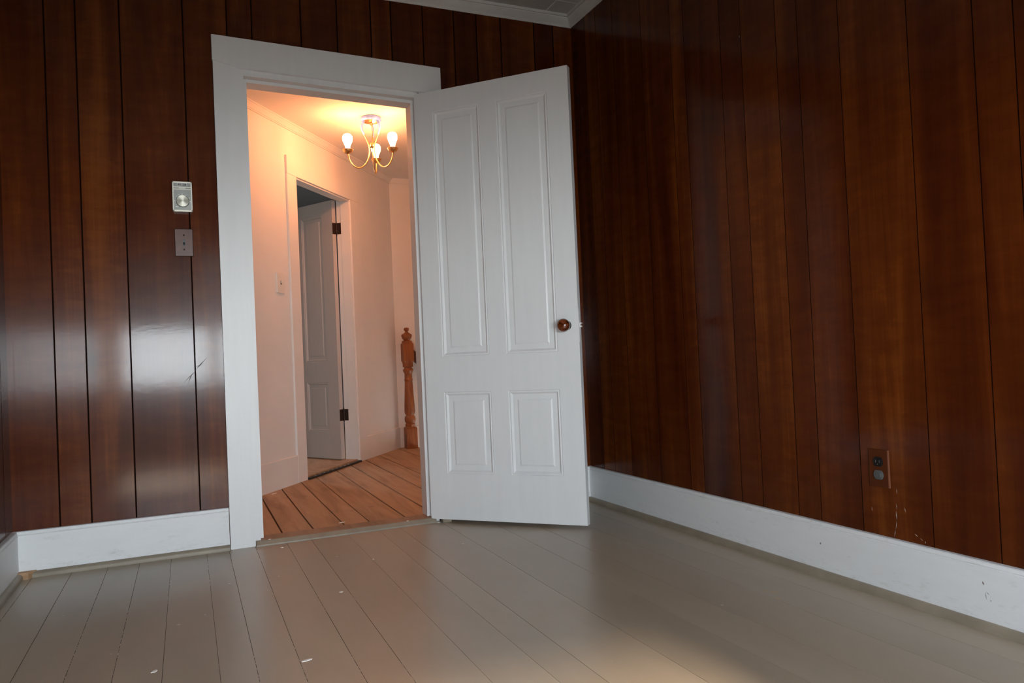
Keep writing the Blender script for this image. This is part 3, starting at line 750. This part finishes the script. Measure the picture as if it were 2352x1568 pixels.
for z in (0.0295, 0.0905):
    bm = bmesh.new(); lathe(bm, [(0, 0), (0.0038, 0), (0.0034, 0.0012), (0, 0.0014)], 16, mat4=Matrix.Translation((0, -0.0058, z)) @ Matrix.Rotation(PI/2, 4, 'X')); obj('screw', bm, M['plate_edge'], parent=t, smooth=True)

# outlet on the right wall (local x runs along the wall towards the back, -x side is nearer)
om = Matrix.Translation((XR, -1.796, 0.327)) @ Matrix.Rotation(PI/2, 4, 'Z') @ Matrix.Rotation(PI, 4, 'Z')
t = empty('power_outlet', matrix=om); tag(t, 'brown two-socket power outlet low on the right panelled wall', 'power outlet')
# local: x = along wall (towards camera +?), y = out of the wall is -y
bm = boxes((-0.035, 0.035, -0.005, 0, 0, 0.114), bev=0.0012); obj('cover_plate', bm, M['brown_plate'], parent=t)
bm = boxes((0.0325, 0.0362, -0.0056, 0, 0.0, 0.114), bev=0.0008); o = obj('plate_edge', bm, M['brown_rim'], parent=t); o['label'] = 'pale edge of the cover plate'  # paler strip along one side of the plate
def socket(zc, mm, lab, name):
    bm = bmesh.new(); n = 32; A = []; B = []; Cc = []
    for i in range(n):
        a = 2*PI*i/n; x = 0.0172*math.cos(a); z = 0.0172*math.sin(a); z = max(-0.0142, min(0.0142, z))
        A.append(bm.verts.new((x, -0.004, zc+z))); B.append(bm.verts.new((x, -0.0075, zc+z))); Cc.append(bm.verts.new((x*0.9, -0.0085, zc+z*0.9)))
    bm.faces.new(Cc)
    for P_, Q in ((A, B), (B, Cc)):
        for i in range(n): bm.faces.new((P_[i], P_[(i+1) % n], Q[(i+1) % n], Q[i]))
    s = obj(name, bm, mm, parent=t, smooth=True); s['label'] = lab
    return s
s1 = socket(0.077, M['black'], 'open dark brown socket', 'socket')
bm = boxes((-0.0075, -0.0055, -0.0088, -0.0080, 0.074, 0.082), (0.0055, 0.0075, -0.0088, -0.0080, 0.074, 0.082), (-0.0018, 0.0018, -0.0088, -0.0080, 0.0675, 0.0705))
obj('slot', bm, M['greyp'], parent=s1)
s2 = socket(0.037, M['clear'], 'clear grey safety cap over the lower socket', 'socket')
bm = boxes((-0.009, 0.009, -0.0105, -0.008, 0.030, 0.043), bev=0.001); obj('safety_cap_grip', bm, M['clear'], parent=s2)

# white switch in the hall
hm = DS @ Matrix.Translation((1.852, 0, 1.235))
t = empty('light_switch', matrix=hm); tag(t, 'white toggle switch plate on the lit hall wall left of the inner doorway', 'light switch')
bm = boxes((-0.043, 0.043, 0, 0.010, 0, 0.128), bev=0.002); obj('plate', bm, M['ivory'], parent=t)
bm = boxes((-0.006, 0.006, 0.009, 0.0104, 0.052, 0.076)); obj('toggle_slot', bm, M['greyp'], parent=t)
bm = bmesh.new(); box(bm, -0.004, 0.004, 0.009, 0.024, 0.064, 0.073, bev=0.001); obj('toggle', bm, M['ivory'], parent=t)

# ------------------------------------------------------------------ chandelier
CHX, CHY, CHZ = 0.874, 1.347, HC
t = empty('chandelier', (CHX, CHY, CHZ)); tag(t, 'three-arm brass ceiling light with bare bulbs hanging in the hall', 'ceiling light')
bm = bmesh.new(); lathe(bm, [(0, 0), (0.060, 0), (0.066, -0.004), (0.067, -0.018), (0.060, -0.026), (0.052, -0.027)], 40); cn = obj('canopy', bm, M['sleeve'], parent=t, smooth=True)
cn['label'] = 'lavender-blue ceiling canopy'
bm = bmesh.new(); lathe(bm, [(0.053, -0.0265), (0.052, -0.0285), (0.030, -0.034), (0.012, -0.037), (0.010, -0.044), (0.006, -0.050), (0, -0.052)], 36); obj('canopy_plate', bm, M['brass'], parent=cn, smooth=True)
bm = bmesh.new(); tube(bm, catmull([(0.004, 0, -0.045), (0.012, 0.003, -0.08), (0.004, 0.002, -0.12), (0.002, 0, -0.165)]), 0.0022, 8)
tube(bm, catmull([(-0.002, 0.003, -0.045), (0.004, -0.002, -0.09), (0.008, 0.0, -0.13), (0.0, 0.0, -0.165)]), 0.0018, 8); obj('wire', bm, M['brass'], parent=t, smooth=True)
bm = bmesh.new(); lathe(bm, [(0.008, -0.165), (0.016, -0.172), (0.018, -0.182), (0.016, -0.192), (0.008, -0.198)], 24); obj('hub', bm, M['brass'], parent=t, smooth=True)
ARM = [(0.046, -0.024), (0.062, -0.050), (0.066, -0.078), (0.056, -0.108), (0.036, -0.150), (0.021, -0.190), (0.020, -0.235), (0.034, -0.285), (0.065, -0.325), (0.100, -0.340), (0.136, -0.325), (0.159, -0.290), (0.166, -0.252)]
for a in (188, 308, 68):
    ca, sa = math.cos(math.radians(a)), math.sin(math.radians(a))
    P = catmull([(r_*ca, r_*sa, z) for r_, z in ARM], 8)
    k = 27
    bm = bmesh.new(); tube(bm, P, 0.0045, 12); arm = obj('arm', bm, M['brass'], parent=t, smooth=True)
    bm = bmesh.new(); tube(bm, P[:k], 0.0064, 12); o = obj('sleeve', bm, M['sleeve'], parent=arm, smooth=True); o['label'] = 'lavender-blue tube around the upper arm'
    cx, cy = 0.166*ca, 0.166*sa
    bm = bmesh.new(); lathe(bm, [(0.005, -0.258), (0.010, -0.254), (0.022, -0.251), (0.030, -0.241), (0.0335, -0.231), (0.035, -0.228), (0.0335, -0.2265), (0.028, -0.232), (0.014, -0.238), (0.0, -0.238)], 28, cx, cy)
    obj('cup', bm, M['brass'], parent=arm, smooth=True)
    bm = bmesh.new(); lathe(bm, [(0.0, -0.236), (0.014, -0.236), (0.014, -0.222), (0.0, -0.222)], 20, cx, cy); obj('lamp_socket', bm, M['ivory'], parent=arm, smooth=True)
    prof = [(0.0135, -0.223), (0.0145, -0.212), (0.0165, -0.204), (0.0235, -0.188), (0.0295, -0.172), (0.0320, -0.157), (0.0300, -0.143), (0.0230, -0.132), (0.012, -0.127), (0, -0.125)]
    bm = bmesh.new(); lathe(bm, prof, 28, cx, cy); o = obj('bulb', bm, M['bulb'], parent=arm, smooth=True); o['label'] = 'glowing bare light bulb'

# ------------------------------------------------------------------ newel post, handrail and the stair going down
NX, NY = 1.470, 2.840
t = empty('newel_post', (NX, NY, HF)); tag(t, 'turned orange-brown wooden newel post with ball finial at the stair head', 'newel post')
def sq(bm, prof, rot=0.0):
    rings = []
    for h, z in prof: rings.append([bm.verts.new((h*sx, h*sy, z)) for sx, sy in ((-1, -1), (1, -1), (1, 1), (-1, 1))])
    for A, B in zip(rings, rings[1:]):
        for i in range(4): bm.faces.new((A[i], A[(i+1) % 4], B[(i+1) % 4], B[i]))
    bm.faces.new(rings[0]); bm.faces.new(rings[-1])
def zz(y): return 1.042-(y-103)/1309.0
bm = bmesh.new(); sq(bm, [(0.047, 0), (0.047, zz(1245)), (0.043, zz(1228)), (0.038, zz(1224))]); obj('base_block', bm, M['oak'], parent=t)
shaft = [(0.036, zz(1228)), (0.043, zz(1212)), (0.043, zz(1192)), (0.035, zz(1184)), (0.045, zz(1168)), (0.0485, zz(1140)), (0.045, zz(1112)), (0.035, zz(1096)), (0.036, zz(1090)), (0.043, zz(1075)),
         (0.0465, zz(1050)), (0.0445, zz(980)), (0.039, zz(860)), (0.034, zz(720)), (0.0335, zz(706)), (0.0365, zz(700)), (0.0365, zz(686)), (0.0335, zz(680)), (0.0325, zz(628)), (0.038, zz(610)),
         (0.045, zz(595)), (0.046, zz(585)), (0.038, zz(568)), (0.032, zz(556)), (0.033, zz(552)), (0.044, zz(546)), (0.045, zz(530)), (0.043, zz(520)), (0.046, zz(500)), (0.047, zz(480))]
bm = bmesh.new(); lathe(bm, shaft, 36); obj('turned_shaft', bm, M['oak'], parent=t, smooth=True)
bm = bmesh.new(); sq(bm, [(0.036, zz(500)), (0.045, zz(478)), (0.045, zz(292)), (0.040, zz(276))]); obj('top_block', bm, M['oak'], parent=t)
fin = [(0.042, zz(278)), (0.045, zz(268)), (0.045, zz(258)), (0.040, zz(254)), (0.024, zz(248)), (0.026, zz(242)), (0.038, zz(226)), (0.045, zz(202)), (0.0465, zz(186)), (0.043, zz(180)), (0.024, zz(165)), (0.011, zz(150)), (0.011, zz(146)),
       (0.019, zz(138)), (0.0228, zz(124)), (0.0215, zz(110)), (0.014, zz(103)), (0, zz(102))]
bm = bmesh.new(); lathe(bm, fin, 32); obj('finial', bm, M['oak'], parent=t, smooth=True)
# handrail
bm = bmesh.new(); x0, z0 = NX+0.0495, 0.822; L = 1.2; sl = 0.80
ring0 = []; prof = [(-0.028, -0.060), (0.028, -0.060), (0.032, -0.01), (0.026, 0.03), (0.012, 0.04), (-0.012, 0.04), (-0.026, 0.03), (-0.032, -0.01)]
A = [bm.verts.new((x0, NY+p, z0+q)) for p, q in prof]; B = [bm.verts.new((x0+L, NY+p, z0+q-L*sl)) for p, q in prof]
bm.faces.new(A); bm.faces.new(B)
for i in range(8): bm.faces.new((A[i], A[(i+1) % 8], B[(i+1) % 8], B[i]))
M['darkoak'] = plain('dark_handrail_wood', (0.085, 0.026, 0.010), 0.4, var=0.2, vs=20)
tag(obj('handrail', bm, M['darkoak'], smooth=True), 'dark wooden handrail sloping down from the newel post', 'handrail')
bm = bmesh.new(); bm.faces.layers.float.new('board')
for k in range(5):
    x = 1.55+k*0.235; z = HF-0.19*(k+1)
    box(bm, x, x+0.26, 1.95, CYh, z-0.03, z); box(bm, x-0.0, x+0.02, 1.95, CYh, z-0.03, z+0.19-0.03)
tag(obj('staircase', bm, M['hallfloor']), kind='structure')

# ------------------------------------------------------------------ small marks and chips
def chip(name, x, y, z, sx, sy, rot, label, mm=M['chip'], th=0.0012):
    bm = bmesh.new(); n = 9; rnd = random.Random(int((x*1000+y*777)))
    A = []; B = []
    for i in range(n):
        a = 2*PI*i/n; q = 0.75+0.4*rnd.random(); A.append(bm.verts.new((sx*q*math.cos(a), sy*q*math.sin(a), 0))); B.append(bm.verts.new((sx*q*0.9*math.cos(a), sy*q*0.9*math.sin(a), th)))
    bm.faces.new(A); bm.faces.new(B)
    for i in range(n): bm.faces.new((A[i], A[(i+1) % n], B[(i+1) % n], B[i]))
    o = obj(name, bm, mm); o.location = (x, y, z); o.rotation_euler = (0, 0, rot)
    return tag(o, label, 'paint chip', 'paint chips on the floors')
CH = [(0.169, -0.866, 0, .008, .006, .2, 'white paint chip on the painted floor, nearest the middle of the doorway light'),
      (-0.389, -1.274, 0, .012, .006, .9, 'long white paint chip on the painted floor at the lower left'),
      (-0.023, -1.405, 0, .016, .006, .3, 'curled white paint chip on the floor at the bottom left of centre'),
      (0.360, -0.514, 0, .005, .005, 0, 'round white paint chip on the floor in front of the doorway middle'),
      (0.060, -0.106, 0, .007, .005, .4, 'white paint chip on the floor just before the threshold, left end'),
      (0.021, -0.012, 0.0205, .006, .005, .1, 'white paint chip lying on the left end of the threshold'),
      (0.783, -0.040, 0, .007, .007, 0, 'round white paint chip on the floor under the hinge end of the open door'),
      (0.640, -0.012, 0.0205, .007, .005, .5, 'white paint chip lying on the right end of the threshold'),
      (0.170, 1.25, HF, .028, .010, .9, 'long white paint flake on the bare hall boards against the slanted wall'),
      (0.370, 0.19, HF, .018, .008, .1, 'white paint flakes on the hall boards behind the threshold middle')]
for c in CH: chip('paint_chip', *c)
# scuffs and scratches are thin marks that belong to their walls
def streak(bm, p, q, w, n_axis, off):
    p = Vector(p); q = Vector(q); d = (q-p); nrm = Vector(n_axis); s = d.cross(nrm).normalized()*w/2
    mid = (p+q)/2
    vs = [bm.verts.new(v+nrm*off) for v in (p, mid-s, q, mid+s)]
    bm.faces.new(vs)
wb = bpy.data.objects['wall_back']; wr = bpy.data.objects['wall_right']; br = bpy.data.objects['baseboard_right']
bm = bmesh.new()
for p, q, w in (((-0.300, 0, 0.722), (-0.245, 0, 0.775), 0.003), ((-0.285, 0, 0.715), (-0.262, 0, 0.765), 0.003), ((-0.255, 0, 0.770), (-0.205, 0, 0.825), 0.004), ((-0.262, 0, 0.782), (-0.215, 0, 0.800), 0.002)):
    streak(bm, p, q, w, (0, -1, 0), 0.0006)
obj('scuff_mark', bm, M['scuff'], parent=wb)
bm = bmesh.new()
for p, q, w in (((-1.852, 0.330), (-1.853, 0.312), .003), ((-1.848, 0.285), (-1.850, 0.265), .002), ((-1.846, 0.262), (-1.848, 0.235), .004), ((-1.848, 0.235), (-1.842, 0.205), .0025), ((-1.841, 0.205), (-1.836, 0.182), .003),
                ((-1.876, 0.278), (-1.879, 0.262), .003), ((-1.760, 0.262), (-1.761, 0.245), .002), ((-1.905, 0.206), (-1.916, 0.199), .004), ((-1.922, 0.197), (-1.932, 0.190), .002), ((-1.938, 0.192), (-1.939, 0.184), .003),
                ((-1.235, 2.345), (-1.225, 2.337), .002), ((-1.250, 2.35), (-1.262, 2.358), .003), ((-1.277, 1.93), (-1.278, 1.92), .003)):
    streak(bm, (XR, *p), (XR, *q), w, (-1, 0, 0), 0.0006)
obj('scratch', bm, M['scratch'], parent=wr)
bm = bmesh.new()
for p, q, w in (((-2.116, 0.127), (-2.120, 0.116), .005), ((-2.122, 0.101), (-2.125, 0.079), .002), ((-2.125, 0.101), (-2.134, 0.094), .002), ((-2.136, 0.083), (-2.137, 0.078), .003), ((-1.566, 0.113), (-1.565, 0.104), .006)):
    streak(bm, (XR-BT, *p), (XR-BT, *q), w, (-1, 0, 0), 0.0006)
obj('nick', bm, M['crack'], parent=br)
